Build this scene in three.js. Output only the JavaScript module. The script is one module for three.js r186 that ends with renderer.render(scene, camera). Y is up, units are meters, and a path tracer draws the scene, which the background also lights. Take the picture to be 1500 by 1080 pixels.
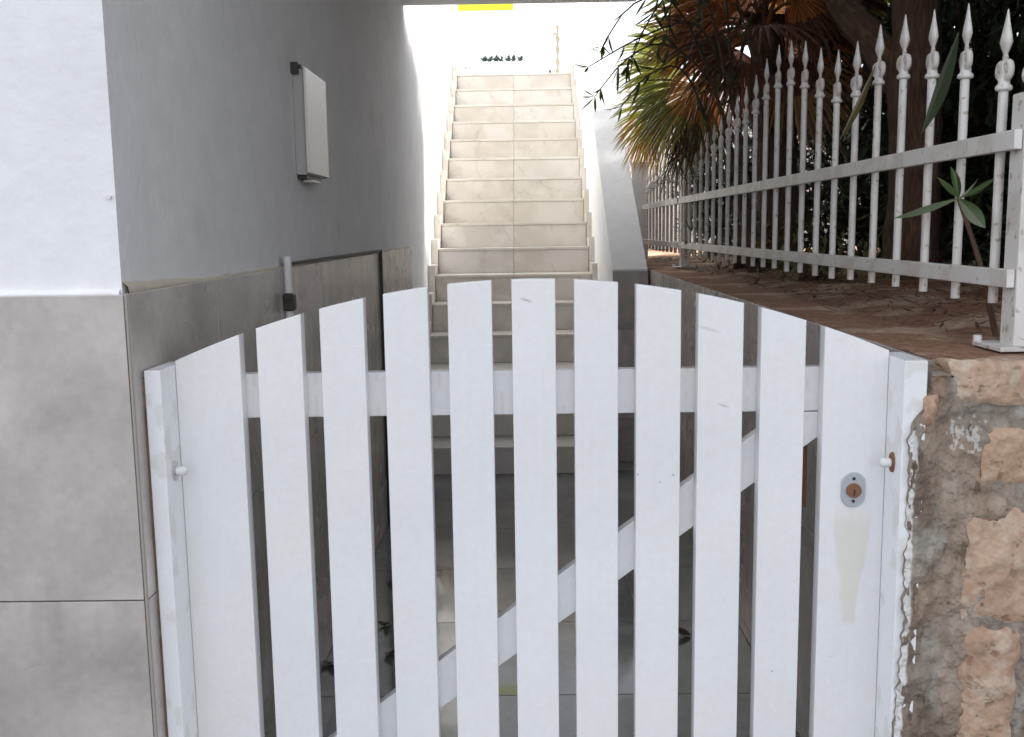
import * as THREE from 'three';
import { mergeGeometries } from 'three/addons/utils/BufferGeometryUtils.js';
import { RoundedBoxGeometry } from 'three/addons/geometries/RoundedBoxGeometry.js';
import { ImprovedNoise } from 'three/addons/math/ImprovedNoise.js';

// ------------------------------------------------------------------ camera, sky, sun, exposure
const scene = new THREE.Scene();
const renderer = new THREE.WebGLRenderer({ antialias: true });
renderer.toneMapping = THREE.LinearToneMapping;
renderer.toneMappingExposure = 3.85;
renderer.shadowMap.enabled = true;
renderer.setSize(1024, 737);

const camera = new THREE.PerspectiveCamera(40.78, 1500 / 1080, 0.05, 1500);
{
  const pitch = 0.1395, yaw = -0.0132, roll = 0.015;      // looks a little down, held a little askew
  const f = new THREE.Vector3(Math.sin(yaw) * Math.cos(pitch), -Math.sin(pitch), -Math.cos(yaw) * Math.cos(pitch));
  const r = new THREE.Vector3(Math.cos(yaw), 0, Math.sin(yaw));
  const up = new THREE.Vector3().crossVectors(r, f);
  const r2 = r.clone().multiplyScalar(Math.cos(roll)).addScaledVector(up, -Math.sin(roll));
  const u2 = up.clone().multiplyScalar(Math.cos(roll)).addScaledVector(r, Math.sin(roll));
  camera.position.set(0, 1.5, 0);
  camera.quaternion.setFromRotationMatrix(new THREE.Matrix4().makeBasis(r2, u2, f.clone().negate()));
}

const SUN = new THREE.Vector3(0.60, 0.62, -0.34).normalize();   // high, ahead and to the right
{
  const w = 512, h = 256, data = new Float32Array(w * h * 4), d = new THREE.Vector3();
  for (let j = 0; j < h; j++) for (let i = 0; i < w; i++) {
    const lat = ((j + 0.5) / h - 0.5) * Math.PI, lon = ((i + 0.5) / w - 0.5) * 2 * Math.PI;
    d.set(Math.cos(lat) * Math.cos(lon), Math.sin(lat), Math.cos(lat) * Math.sin(lon));
    const e = Math.max(0, d.y), t = Math.pow(1 - e, 2.5);
    const g = Math.pow(Math.max(0, d.dot(SUN)), 12) * 0.12;
    const k = (j * w + i) * 4;
    data[k] = 0.325 + 0.15 * t + g; data[k + 1] = 0.345 + 0.14 * t + g; data[k + 2] = 0.395 + 0.11 * t + g * 0.9; data[k + 3] = 1;
  }
  const sky = new THREE.DataTexture(data, w, h, THREE.RGBAFormat, THREE.FloatType);
  sky.mapping = THREE.EquirectangularReflectionMapping;
  sky.minFilter = sky.magFilter = THREE.LinearFilter; sky.needsUpdate = true;
  scene.background = sky; scene.environment = sky;
}
const sun = new THREE.DirectionalLight(new THREE.Color(1, 0.96, 0.90), 2.7);
sun.position.copy(SUN).multiplyScalar(40); sun.target.position.set(0, 1, -6);
sun.castShadow = true; sun.shadow.radius = 6; sun.shadow.mapSize.set(4096, 4096);
Object.assign(sun.shadow.camera, { left: -14, right: 14, top: 14, bottom: -14, near: 1, far: 90 });
sun.shadow.camera.updateProjectionMatrix();
scene.add(sun, sun.target);

// ------------------------------------------------------------------ helpers
let seed = 20240611;
const rnd = () => { seed |= 0; seed = seed + 0x6D2B79F5 | 0; let t = Math.imul(seed ^ seed >>> 15, 1 | seed); t = t + Math.imul(t ^ t >>> 7, 61 | t) ^ t; return ((t ^ t >>> 14) >>> 0) / 4294967296; };
const rr = (a, b) => a + (b - a) * rnd();
const V = (x, y, z) => new THREE.Vector3(x, y, z);
const perlin = new ImprovedNoise();
const lin = (r, g, b) => new THREE.Color().setRGB(r, g, b);
const used = {};
function numbered(n) { const k = used[n] = (used[n] || 0) + 1; return k === 1 ? n : n + '_' + String(k - 1).padStart(3, '0'); }
function shade(o) { o.traverse(m => { if (m.isMesh) { m.castShadow = true; m.receiveShadow = true; } }); return o; }
function obj(name, geo, mat, parent = scene) {
  const g = Array.isArray(geo) ? (geo.length > 1 ? merge(geo) : geo[0]) : geo;
  const m = new THREE.Mesh(g, mat); m.name = parent === scene ? numbered(name) : name; m.castShadow = m.receiveShadow = true; parent.add(m); return m;
}
function merge(list) { return mergeGeometries(list.map(g => { g = g.index ? g.toNonIndexed() : g; for (const k of Object.keys(g.attributes)) if (!['position', 'normal', 'uv'].includes(k)) g.deleteAttribute(k); return g; })); }
function tag(o, label, category, group, kind) { o.userData.label = label; if (category) o.userData.category = category; if (group) o.userData.group = group; if (kind) o.userData.kind = kind; return o; }
function thing(name, label, category, group) { const o = new THREE.Group(); o.name = numbered(name); scene.add(o); return tag(o, label, category, group); }
function structure(name, geo, mat, label) { const m = obj(name, geo, mat); m.userData.kind = 'structure'; m.userData.label = label; m.userData.category = name.replace(/_/g, ' '); return m; }
// uv in metres by the face's main direction, with an offset per piece
function muv(g, ou = 0, ov = 0, s = 1) {
  if (g.index) g = g.toNonIndexed();
  const p = g.attributes.position, n = g.attributes.normal, uv = new Float32Array(p.count * 2);
  for (let i = 0; i < p.count; i += 3) {
    const ax = Math.abs(n.getX(i) + n.getX(i + 1) + n.getX(i + 2)), ay = Math.abs(n.getY(i) + n.getY(i + 1) + n.getY(i + 2)), az = Math.abs(n.getZ(i) + n.getZ(i + 1) + n.getZ(i + 2));
    for (let k = i; k < i + 3; k++) {
      const x = p.getX(k), y = p.getY(k), z = p.getZ(k);
      const [u, v] = ax > ay && ax > az ? [z, y] : ay > az ? [x, z] : [x, y];
      uv[k * 2] = (u + ou) * s; uv[k * 2 + 1] = (v + ov) * s;
    }
  }
  g.setAttribute('uv', new THREE.BufferAttribute(uv, 2)); return g;
}
// box from corner ranges; d is metres ahead of the camera's foot (z = -d)
function box(x0, x1, y0, y1, d0, d1, off = 0) {
  const g = new THREE.BoxGeometry(x1 - x0, y1 - y0, d1 - d0); g.translate((x0 + x1) / 2, (y0 + y1) / 2, -(d0 + d1) / 2); return muv(g, off, off * 1.7);
}
function rbox(x0, x1, y0, y1, d0, d1, r = 0.002, off = 0, seg = 1) {
  const g = new RoundedBoxGeometry(x1 - x0, y1 - y0, d1 - d0, seg, r); g.translate((x0 + x1) / 2, (y0 + y1) / 2, -(d0 + d1) / 2); return muv(g, off, off * 1.7);
}
function tube(pts, r, rad = 8, seg = 24) { return new THREE.TubeGeometry(new THREE.CatmullRomCurve3(pts), seg, r, rad); }
// tapered tube along points with radii
function limb(pts, rs, rad = 10, seg = 24, bump = 0) {
  const c = new THREE.CatmullRomCurve3(pts), fr = c.computeFrenetFrames(seg, false), pos = [], idx = [], uv = [];
  for (let i = 0; i <= seg; i++) {
    const t = i / seg, p = c.getPointAt(t), q = t * (rs.length - 1), a = Math.min(rs.length - 2, Math.floor(q)), R = rs[a] + (rs[a + 1] - rs[a]) * (q - a);
    for (let j = 0; j <= rad; j++) {
      const th = j / rad * Math.PI * 2, w = R * (1 + bump * perlin.noise(p.x * 9 + Math.cos(th) * 1.4, p.y * 5, p.z * 9 + Math.sin(th) * 1.4));
      const v = p.clone().addScaledVector(fr.normals[i], Math.cos(th) * w).addScaledVector(fr.binormals[i], Math.sin(th) * w);
      pos.push(v.x, v.y, v.z); uv.push(j / rad * R * 6.28, t * c.getLength());
      if (i < seg && j < rad) { const k = i * (rad + 1) + j; idx.push(k, k + rad + 1, k + 1, k + 1, k + rad + 1, k + rad + 2); }
    }
  }
  const g = new THREE.BufferGeometry(); g.setAttribute('position', new THREE.Float32BufferAttribute(pos, 3)); g.setAttribute('uv', new THREE.Float32BufferAttribute(uv, 2)); g.setIndex(idx); g.computeVertexNormals(); return g;
}
// ------------------------------------------------------------------ textures
function hash(x, y, s) { let h = Math.imul(x, 374761393) ^ Math.imul(y, 668265263) ^ Math.imul(s, 974634541); h = Math.imul(h ^ h >>> 13, 1274126177); return ((h ^ h >>> 16) >>> 0) / 4294967296; }
function vnoise(x, y, per, s) {
  const xi = Math.floor(x), yi = Math.floor(y); let fx = x - xi, fy = y - yi; fx = fx * fx * (3 - 2 * fx); fy = fy * fy * (3 - 2 * fy);
  const m = a => ((a % per) + per) % per, a = m(xi), b = m(xi + 1), c = m(yi), d = m(yi + 1);
  return (hash(a, c, s) * (1 - fx) + hash(b, c, s) * fx) * (1 - fy) + (hash(a, d, s) * (1 - fx) + hash(b, d, s) * fx) * fy;
}
function fbm(u, v, base, oct, s = 1) { let a = 0.5, t = 0, n = 0, p = base; for (let i = 0; i < oct; i++) { t += a * vnoise(u * p, v * p, p, s + i * 17); n += a; a *= 0.5; p *= 2; } return t / n; }
const clamp = (x, a = 0, b = 1) => Math.min(b, Math.max(a, x)), sstep = (a, b, x) => { const t = clamp((x - a) / (b - a)); return t * t * (3 - 2 * t); };
function tex(n, fn, srgb, metres = 1) {            // fn(u,v) -> [r,g,b] 0..1
  const data = new Uint8Array(n * n * 4);
  for (let j = 0; j < n; j++) for (let i = 0; i < n; i++) { const c = fn((i + 0.5) / n, (j + 0.5) / n), k = (j * n + i) * 4; data[k] = clamp(c[0]) * 255; data[k + 1] = clamp(c[1]) * 255; data[k + 2] = clamp(c[2]) * 255; data[k + 3] = 255; }
  const t = new THREE.DataTexture(data, n, n, THREE.RGBAFormat); t.wrapS = t.wrapT = THREE.RepeatWrapping; t.magFilter = THREE.LinearFilter; t.minFilter = THREE.LinearMipmapLinearFilter; t.generateMipmaps = true;
  if (srgb) t.colorSpace = THREE.SRGBColorSpace; t.repeat.set(1 / metres, 1 / metres); t.needsUpdate = true; return t;
}
const g3 = x => [x, x, x];
const mixc = (a, b, t) => [a[0] + (b[0] - a[0]) * t, a[1] + (b[1] - a[1]) * t, a[2] + (b[2] - a[2]) * t];

// plaster: fine sand grain with trowel waves
const plasterBump = tex(512, (u, v) => g3(0.5 * fbm(u, v, 6, 3, 3) + 0.5 * fbm(u, v, 64, 3, 9)), false, 0.9);
const plasterCol = tex(512, (u, v) => { const a = fbm(u, v, 4, 5, 21), b = fbm(u, v, 40, 3, 33); const k = 0.94 + 0.075 * (a - 0.5) + 0.04 * (b - 0.5); const s = sstep(0.66, 0.8, fbm(u, v, 9, 4, 51)) * 0.02; return [k - s, k - s, k - s * 1.2]; }, true, 1.7);
// concrete-look porcelain: clouded grey with darker streaks
const tileCol = tex(1024, (u, v) => {
  const a = fbm(u, v, 3, 6, 5), b = fbm(u + 0.15 * fbm(u, v, 4, 3, 8), v, 10, 5, 71), s = (vnoise(u * 40, v * 5, 40, 90) + 0.6 * vnoise(u * 22, v * 2, 44, 97) + 0.5 * vnoise(u * 90, v * 9, 90, 99)) / 2.1;
  const k = 0.70 + 0.17 * (a - 0.5) + 0.14 * (b - 0.5) - 0.09 * (s - 0.5) * sstep(0.3, 0.6, fbm(u, v, 3, 3, 401)) * 2 + 0.05 * (fbm(u, v, 90, 2, 6) - 0.5);
  return [k * 1.035, k * 0.99, k * 0.965];
}, true, 1.3);
const tileRough = tex(256, (u, v) => { const k = 0.26 + 0.16 * (fbm(u, v, 5, 4, 44) - 0.5); return [0, k, 0]; }, false, 0.9);
// marble: cream ground, soft diagonal veins
const marbleCol = tex(1024, (u, v) => {
  const w = fbm(u, v, 4, 5, 101), w2 = fbm(u, v, 7, 5, 141), q = Math.abs(Math.sin((u * 3 + v * 2 + w * 1.6) * Math.PI)), q2 = Math.abs(Math.sin((u * 2 - v * 5 + w2 * 2.2) * Math.PI));
  const vein = Math.pow(1 - q, 9) * 0.28 * sstep(0.4, 0.62, fbm(u, v, 5, 3, 171)) + Math.pow(1 - q2, 16) * 0.28 * sstep(0.45, 0.6, w);
  return mixc(mixc([0.875, 0.858, 0.832], [0.83, 0.805, 0.77], sstep(0.35, 0.68, w2)), [0.62, 0.58, 0.53], clamp(vein));
}, true, 1.15);
const floorCol = tex(512, (u, v) => { const a = fbm(u, v, 4, 6, 7), k = 0.49 + 0.12 * (a - 0.5) + 0.05 * (fbm(u, v, 40, 3, 17) - 0.5); return [k, k * 0.985, k * 0.97]; }, true, 1.2);
const floorRough = tex(512, (u, v) => { const k = 0.07 + 0.14 * sstep(0.45, 0.75, fbm(u, v, 6, 5, 27)); return [0, k, 0]; }, false, 1.4);
// limestone with pores
const stoneCol = tex(512, (u, v) => { const a = fbm(u, v, 4, 5, 61), b = fbm(u, v, 14, 4, 66), c = fbm(u, v, 60, 2, 69); return mixc(mixc([0.735, 0.63, 0.54], [0.685, 0.57, 0.485], sstep(0.35, 0.65, a)), [0.77, 0.71, 0.64], sstep(0.52, 0.72, b) * 0.75).map(x => x + 0.10 * (c - 0.5) - 0.10 * sstep(0.68, 0.82, fbm(u, v, 30, 3, 81))); }, true, 0.5);
const stoneBump = tex(512, (u, v) => g3(0.55 * fbm(u, v, 8, 5, 66) + 0.35 * fbm(u, v, 40, 3, 69) - 0.22 * sstep(0.64, 0.82, fbm(u, v, 30, 3, 81)) + 0.2), false, 0.5);
const mortarCol = tex(512, (u, v) => { const a = fbm(u, v, 4, 5, 161), b = fbm(u, v, 30, 4, 166); return mixc(mixc([0.53, 0.495, 0.455], [0.47, 0.42, 0.375], sstep(0.35, 0.65, a)), [0.62, 0.60, 0.57], sstep(0.55, 0.75, fbm(u, v, 9, 4, 190)) * 0.7).map(x => x + 0.16 * (b - 0.5)); }, true, 0.45);
const mortarBump = tex(512, (u, v) => g3(0.6 * fbm(u, v, 10, 5, 166) + 0.4 * fbm(u, v, 70, 2, 169)), false, 0.45);
const mortarFace = tex(1024, (u, v) => {            // u = (x-.70)/.45, v = (y-.40)/.9
  const x = 0.70 + u * 0.45, y = 0.40 + v * 0.9, a = fbm(u, v, 4, 5, 161), b = fbm(u, v, 30, 4, 166), pk = fbm(u, v, 7, 4, 303);
  let c = mixc(mixc([0.55, 0.51, 0.465], [0.47, 0.415, 0.365], sstep(0.35, 0.65, a)), [0.62, 0.60, 0.565], sstep(0.52, 0.72, fbm(u, v, 9, 4, 190)) * 0.7);
  c = mixc(c, [0.68, 0.545, 0.43], sstep(0.52, 0.70, pk) * 0.3).map(q => q + 0.16 * (b - 0.5) - 0.13 * sstep(0.66, 0.78, fbm(u, v, 24, 4, 311)));
  const rough = fbm(u * 1, v * 1, 44, 4, 321), r = Math.hypot((x - 0.828) / 0.030, (y - 1.108) / 0.026);
  const s1 = sstep(0.55, 0.60, 0.45 * rough + 0.55 * fbm(u, v * 1.0, 90, 3, 341) + 0.12 * (1 - r)) * (r < 1.5 ? 1 : 0);
  const ex = 0.720 - 0.008 * sstep(0.75, 0.45, y) + 0.008 * (fbm(u, v, 26, 3, 331) - 0.5), s2 = sstep(0.010, 0.004, x - ex) * sstep(0.40, 0.50, rough + 0.1 * sstep(1.1, 0.6, y)) * (y < 1.12 ? 1 : 0);
  return mixc(c, [0.86, 0.86, 0.85], Math.max(s1 * 0.55, s2 * 0.9));
}, true, 1); mortarFace.repeat.set(1 / 0.45, 1 / 0.9); mortarFace.offset.set(-0.70 / 0.45, -0.40 / 0.9);
const soilCol = tex(512, (u, v) => { const a = fbm(u, v, 5, 5, 261), b = fbm(u, v, 60, 3, 266); return mixc([0.57, 0.425, 0.33], [0.70, 0.60, 0.505], sstep(0.42, 0.66, a)).map(x => x + 0.22 * (b - 0.5)); }, true, 0.7);
const soilBump = tex(512, (u, v) => g3(0.5 * fbm(u, v, 12, 4, 266) + 0.5 * fbm(u, v, 60, 3, 269)), false, 0.7);
const barkCol = tex(256, (u, v) => { const a = fbm(u, v * 0.999, 6, 5, 361), b = vnoise(u * 48, v * 6, 48, 12); return mixc([0.34, 0.25, 0.20], [0.44, 0.36, 0.30], a).map(x => x * (0.8 + 0.35 * b)); }, true, 0.35);
const barkBump = tex(256, (u, v) => g3(0.5 * vnoise(u * 48, v * 6, 48, 12) + 0.5 * fbm(u, v, 12, 4, 366)), false, 0.35);
const asphaltCol = tex(256, (u, v) => g3(0.36 + 0.12 * (fbm(u, v, 60, 3, 5) - 0.5) + 0.05 * (fbm(u, v, 4, 4, 6) - 0.5)), true, 1.5);
// fence paint: old white enamel with brown pitting
const fenceCol = tex(512, (u, v) => { const a = fbm(u, v, 8, 5, 461), p = sstep(0.69, 0.77, fbm(u, v, 30, 4, 466)), q = sstep(0.5, 0.75, a) * 0.45; return mixc(mixc([0.88, 0.87, 0.85], [0.76, 0.70, 0.65], q), [0.52, 0.40, 0.33], p * 0.38); }, true, 0.5);

// gate paint: one sheet over the whole gate, u = (x+.8)/1.6, v = y/1.6
const gateCol = tex(1400, (u, v) => {
  const x = u * 1.6 - 0.8, y = v * 1.6;
  const a = fbm(u, v, 6, 4, 561), b = fbm(u, v, 180, 2, 566);
  let c = [0.905, 0.905, 0.905]; c = c.map((q, i) => q + 0.04 * (a - 0.5) + 0.02 * (b - 0.5) * (i + 1) / 2 - 0.02 * (i - 1) * (fbm(u, v, 9, 3, 563) - 0.5));
  const w = 0.006 * (fbm(u, v, 60, 3, 571) - 0.5);
  // old flaked patch below the lock: bare cream primer, tapering down
  const half = (0.036 - 0.022 * sstep(0.94, 0.72, y)) + w * 1.6, px = Math.abs(x - 0.640);
  const patch = sstep(half + 0.004, half - 0.004, px) * sstep(0.70, 0.72, y + w) * sstep(0.965, 0.90, y + w) * (0.75 + 0.25 * fbm(u, v, 40, 3, 577));
  c = mixc(c, [0.86, 0.845, 0.80], patch * 0.85);
  // yellowed film beside the left post
  const yel = sstep(-0.635, -0.675, x + w * 3) * sstep(0.35, 0.6, fbm(u, v, 12, 4, 583)); c = mixc(c, [0.88, 0.885, 0.86], yel * 0.7);
  if (y > 1.12 && y < 1.235) for (const ex of [-0.552, -0.431, -0.309, -0.185, -0.062, 0.060, 0.180, 0.301, 0.421, 0.541]) { const q = Math.abs(x - ex - 0.006 + w * 0.6) ; if (q < 0.006) c = mixc(c, [0.74, 0.67, 0.58], (1 - q / 0.006) * 0.22 * sstep(0.42, 0.62, fbm(u, v, 70, 3, 611))); }
  // scuffs and specks
  for (const [sx, sy, rx, ry, s] of [[0.004, 1.365, 0.014, 0.003, 0.25], [0.288, 1.018, 0.004, 0.0016, 0.55], [0.262, 1.004, 0.002, 0.002, 0.4], [0.219, 1.02, 0.002, 0.002, 0.5], [0.385, 1.155, 0.013, 0.003, 0.2], [0.49, 0.61, 0.002, 0.002, 0.5], [0.352, 1.305, 0.03, 0.004, 0.1]]) {
    const q = ((x - sx) / rx) ** 2 + ((y - sy - (x - sx) * -0.3) / ry) ** 2; if (q < 1) c = c.map(t => t - s * (1 - q) * (0.5 + 0.5 * b));
  }
  
  return c;
}, true, 1);
const postCol = tex(512, (u, v) => { const a = fbm(u, v, 5, 4, 711), b = fbm(u, v, 90, 2, 714), q = sstep(0.58, 0.72, fbm(u, v, 14, 4, 717)); return mixc([0.92, 0.925, 0.93], [0.83, 0.83, 0.80], q * 0.5).map(x => x + 0.02 * (a - 0.5) + 0.02 * (b - 0.5)); }, true, 0.6);
const paintBump = tex(512, (u, v) => g3(0.5 * vnoise(u * 70, v * 3, 70, 14) + 0.5 * fbm(u, v, 24, 4, 602)), false, 0.4);

// ------------------------------------------------------------------ materials
const std = o => new THREE.MeshStandardMaterial(o), phy = o => new THREE.MeshPhysicalMaterial(o);
const M = {
  plaster: std({ map: plasterCol, color: lin(0.94, 0.94, 0.94), roughness: 0.9, bumpMap: plasterBump, bumpScale: 0.0020 }),
  grout: std({ color: lin(0.40, 0.37, 0.33), roughness: 0.95 }),
  trim: std({ color: lin(0.34, 0.30, 0.265), roughness: 0.55, metalness: 0 }),
  cement: std({ map: mortarCol, color: lin(0.95, 0.80, 0.66), roughness: 0.95, bumpMap: mortarBump, bumpScale: 0.004 }),
  bead: std({ map: plasterCol, color: lin(0.66, 0.58, 0.47), roughness: 0.95, bumpMap: mortarBump, bumpScale: 0.002, side: THREE.DoubleSide }),
  steel: std({ color: lin(0.62, 0.62, 0.61), roughness: 0.38, metalness: 0.75 }),
  whiteMetal: std({ color: lin(0.72, 0.72, 0.71), roughness: 0.3, bumpMap: paintBump, bumpScale: 0.0008 }),
  darkMetal: std({ color: lin(0.06, 0.05, 0.045), roughness: 0.45, metalness: 0.4 }),
  bronze: std({ color: lin(0.05, 0.042, 0.036), roughness: 0.6 }),
  gate: std({ map: gateCol, roughness: 0.42, bumpMap: paintBump, bumpScale: 0.0012 }),
  gatePost: std({ map: postCol, roughness: 0.45 }),
  fence: std({ map: fenceCol, roughness: 0.5 }),
  rust: std({ color: lin(0.22, 0.10, 0.05), roughness: 0.85, bumpMap: stoneBump, bumpScale: 0.002 }),
  lockPlate: std({ color: lin(0.50, 0.53, 0.56), roughness: 0.42, metalness: 0.5 }),
  black: std({ color: lin(0.02, 0.02, 0.02), roughness: 0.7 }),
  mortar: std({ map: mortarFace, roughness: 0.97, bumpMap: mortarBump, bumpScale: 0.009 }),
  soil: std({ map: soilCol, roughness: 1, bumpMap: soilBump, bumpScale: 0.012 }),
  bark: std({ map: barkCol, roughness: 0.95, bumpMap: barkBump, bumpScale: 0.012 }),
  asphalt: std({ map: asphaltCol, roughness: 0.95 }),
  chip: std({ color: lin(0.74, 0.74, 0.73), roughness: 0.7 }),
  yellow: std({ color: lin(0.70, 0.78, 0.03), roughness: 0.6 }),
  wood: std({ color: lin(0.42, 0.35, 0.27), roughness: 0.8 }),
  leaf: c => phy({ color: c, vertexColors: true, roughness: 0.6, side: THREE.DoubleSide, transmission: 0.45, thickness: 0 }),
  leafPlain: std({ color: 0xffffff, vertexColors: true, roughness: 0.55, side: THREE.DoubleSide }),
};
const tileMats = [0.96, 1.0, 1.04, 0.92].map(k => std({ map: tileCol, color: lin(k, k * 0.995, k * 0.985), roughnessMap: tileRough, roughness: 1 }));
const marbleMats = [[0.97, 0.96, 0.94], [1, 1, 1], [0.95, 0.93, 0.9], [1, 0.985, 0.96]].map(c => std({ map: marbleCol, color: lin(...c), roughness: 0.32 }));
const floorMats = [0.95, 1.0, 1.05].map(k => std({ map: floorCol, color: lin(k, k, k), roughnessMap: floorRough, roughness: 1 }));
const stoneMats = [[1, 1, 1], [0.95, 0.93, 0.92], [1.0, 0.98, 0.93]].map(c => std({ map: stoneCol, color: lin(...c), roughness: 0.97, bumpMap: stoneBump, bumpScale: 0.010 }));
const pick = a => a[Math.floor(rnd() * a.length)];

// ------------------------------------------------------------------ setting: ground, passage floor, terrace
{
  const g = new THREE.PlaneGeometry(900, 900); g.rotateX(-Math.PI / 2); g.translate(0, -0.06, 0);
  structure('ground', muv(g), M.asphalt, 'dark asphalt street ground in front of the gate');
  const f = structure('passage_floor', box(-0.722, 0.80, -0.05, -0.006, 1.8, 6.4), M.grout, 'polished grey tiled floor of the passage behind the white gate');
  const xs = [-0.7175, -0.178, 0.43, 0.7985], ds = [1.82, 2.438, 3.044, 3.65, 4.257, 4.863, 5.469, 6.06];
  for (let i = 0; i < 3; i++) for (let j = 0; j < ds.length - 1; j++) obj('floor_tile', rbox(xs[i] + 0.0018, xs[i + 1] - 0.0018, -0.0059, 0, ds[j] + 0.0018, ds[j + 1] - 0.0018, 0.001, rnd() * 9), pick(floorMats), f);
}
const NOSE = i => 6.952 + (i - 4) * 0.3235, TOP = i => i < 4 ? 0.171 + (i - 1) * 0.1977 : 0.764 + (i - 4) * 0.1976;   // step i: nosing distance and tread height
const TERR = TOP(16);

// ------------------------------------------------------------------ left building with the overhead storey
const bld = thing('white_building', 'white plastered building with grey tiled base, left of the gate, spanning over the passage', 'building');
obj('wall', [box(-7, -0.732, -0.05, 6.6, 1.8, 6.42)], M.plaster, bld);
const stairWall = obj('stair_side_wall', [box(-7, -0.732, -0.05, 5.4, 6.42, 11.6)], M.plaster, bld);
const soff = obj('overhead_slab', [box(-0.732, 0.722, 2.895, 3.15, 1.86, 6.45)], M.plaster, bld); soff.userData.label = 'grey underside of the storey bridging the passage';
obj('upper_storey', [box(-0.732, 0.71, 3.15, 6.6, 1.84, 6.44)], M.plaster, bld);
// front base: large tiles, joints recessed
obj('grout_bed', [box(-3.2, -0.7235, -0.04, 1.382, 1.7935, 1.8), box(-0.732, -0.7225, -0.04, 1.386, 1.806, 6.418)], M.grout, bld);
{
  const ys = [0, 0.236, 0.817, 1.394], xs = [-2.56, -1.95, -1.345, -0.7225];
  for (let i = 0; i < 3; i++) for (let j = 0; j < 3; j++) obj('wall_tile', rbox(xs[i] + 0.0014, xs[i + 1] - 0.0014, ys[j] + 0.0014, ys[j + 1] - 0.0014, 1.782, 1.792, 0.0012, 3.1 + i * 1.37 + j * 0.71), tileMats[(i + j) % 4], bld);
  const ds = [1.787, 2.309, 2.915, 3.52, 4.126, 4.732, 5.338, 5.944, 6.418];
  for (let i = 0; i < 8; i++) for (let j = 0; j < 3; j++) obj('wall_tile', rbox(-0.7255, -0.7170 + (i ? rr(-0.0006, 0.0006) : 0), ys[j] + 0.0015, ys[j + 1] - 0.0015 + (j == 2 ? rr(0, 0.003) : 0), ds[i] + 0.0015, ds[i + 1] - 0.0015, 0.0012, rnd() * 11), pick(tileMats), bld);
  obj('corner_trim', rbox(-0.7225, -0.7166, 0, 1.395, 1.7812, 1.7875, 0.0025), M.trim, bld);
  // rough cement bead along the tops of the tiles, thick and stained near the corner
  const bead = (x0, x1, y, d0, d1, n, side) => { const P = [], I = []; for (let i = 0; i <= n; i++) { const t = i / n, q = perlin.noise(t * 23, side * 7.3, 1.1), q2 = perlin.noise(t * 61, 3.3, side * 2.1); const hgt = (side ? 0.007 + 0.003 * q : 0.008 + 0.003 * q) + 0.002 * q2 + (side && t < 0.10 ? 0.016 * (1 - t / 0.10) : 0);
    const x = x0 + (x1 - x0) * t, d = d0 + (d1 - d0) * t, w = side ? 0.0075 : 0.0045; 
    P.push(x - (side ? 0.008 : 0), y - 0.004, -d - (side ? 0 : 0.004)); P.push(x + (side ? w : 0), y - 0.004, -d + (side ? 0 : w)); P.push(x + (side ? w * 0.6 : 0), y + hgt * 0.6, -d + (side ? 0 : w * 0.6)); P.push(x - (side ? 0.0065 : 0), y + hgt, -d - (side ? 0 : 0.004)); }
    for (let i = 0; i < n; i++) for (let k = 0; k < 3; k++) { const a = i * 4 + k; I.push(a, a + 4, a + 1, a + 1, a + 4, a + 5); }
    const g = new THREE.BufferGeometry(); g.setAttribute('position', new THREE.Float32BufferAttribute(P, 3)); g.setIndex(I); g.computeVertexNormals(); return muv(g); };
  obj('cement_bead', bead(-3.2, -0.735, 1.394, 1.797, 1.797, 160, 0), M.plaster, bld);
  obj('cement_bead', bead(-0.7250, -0.7250, 1.394, 1.8, 6.41, 260, 1), M.bead, bld);
  const nail = new THREE.CylinderGeometry(0.004, 0.003, 0.008, 8); nail.rotateX(Math.PI / 2); nail.translate(-0.742, 1.568, -1.798); obj('nail', nail, M.steel, bld);
}

// ------------------------------------------------------------------ marble staircase
const st = thing('marble_staircase', 'cream marble staircase climbing between white walls behind the gate', 'staircase');
{
  const sh = new THREE.Shape(); sh.moveTo(6.0, -0.05);
  for (let i = 1; i <= 16; i++) { const n = NOSE(i) + 0.035; sh.lineTo(n, TOP(i) - 0.196 < 0 ? -0.05 : TOP(i - 1) - 0.03); sh.lineTo(n, TOP(i) - 0.03); }
  sh.lineTo(11.7, TERR - 0.03); sh.lineTo(11.7, -0.05); sh.closePath();
  const g = new THREE.ExtrudeGeometry(sh, { depth: 1.292, bevelEnabled: false }); g.rotateY(Math.PI / 2); g.translate(-0.732, 0, 0); obj('stair_core', muv(g), M.grout, st);
  const xs = [-0.675, -0.078, 0.519];
  for (let i = 1; i <= 16; i++) {
    const n = NOSE(i), n2 = i < 16 ? NOSE(i + 1) : 11.6, y0 = i > 1 ? TOP(i - 1) : 0, y1 = TOP(i);
    for (let k = 0; k < 2; k++) {
      const a = xs[k] + 0.0012, b = xs[k + 1] - 0.0012, off = rnd() * 7;
      obj('riser', rbox(a, b, y0 + 0.001, y1 - 0.0215, n + 0.007, n + 0.035, 0.0012, off), pick(marbleMats), st);
      obj('tread', rbox(a, b, y1 - 0.0205, y1, n, n2 + 0.006, 0.003, off + 2.3, 2), pick(marbleMats), st);
    }
    obj('skirting', rbox(-0.731, -0.677, y0, y1 + 0.075, n - 0.02, n2 - 0.022, 0.0015, rnd() * 5), pick(marbleMats), st);
    obj('skirting', rbox(0.521, 0.56, y0, y1 + 0.075, n - 0.02, n2 - 0.022, 0.0015, rnd() * 5), pick(marbleMats), st);
  }
}
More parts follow.
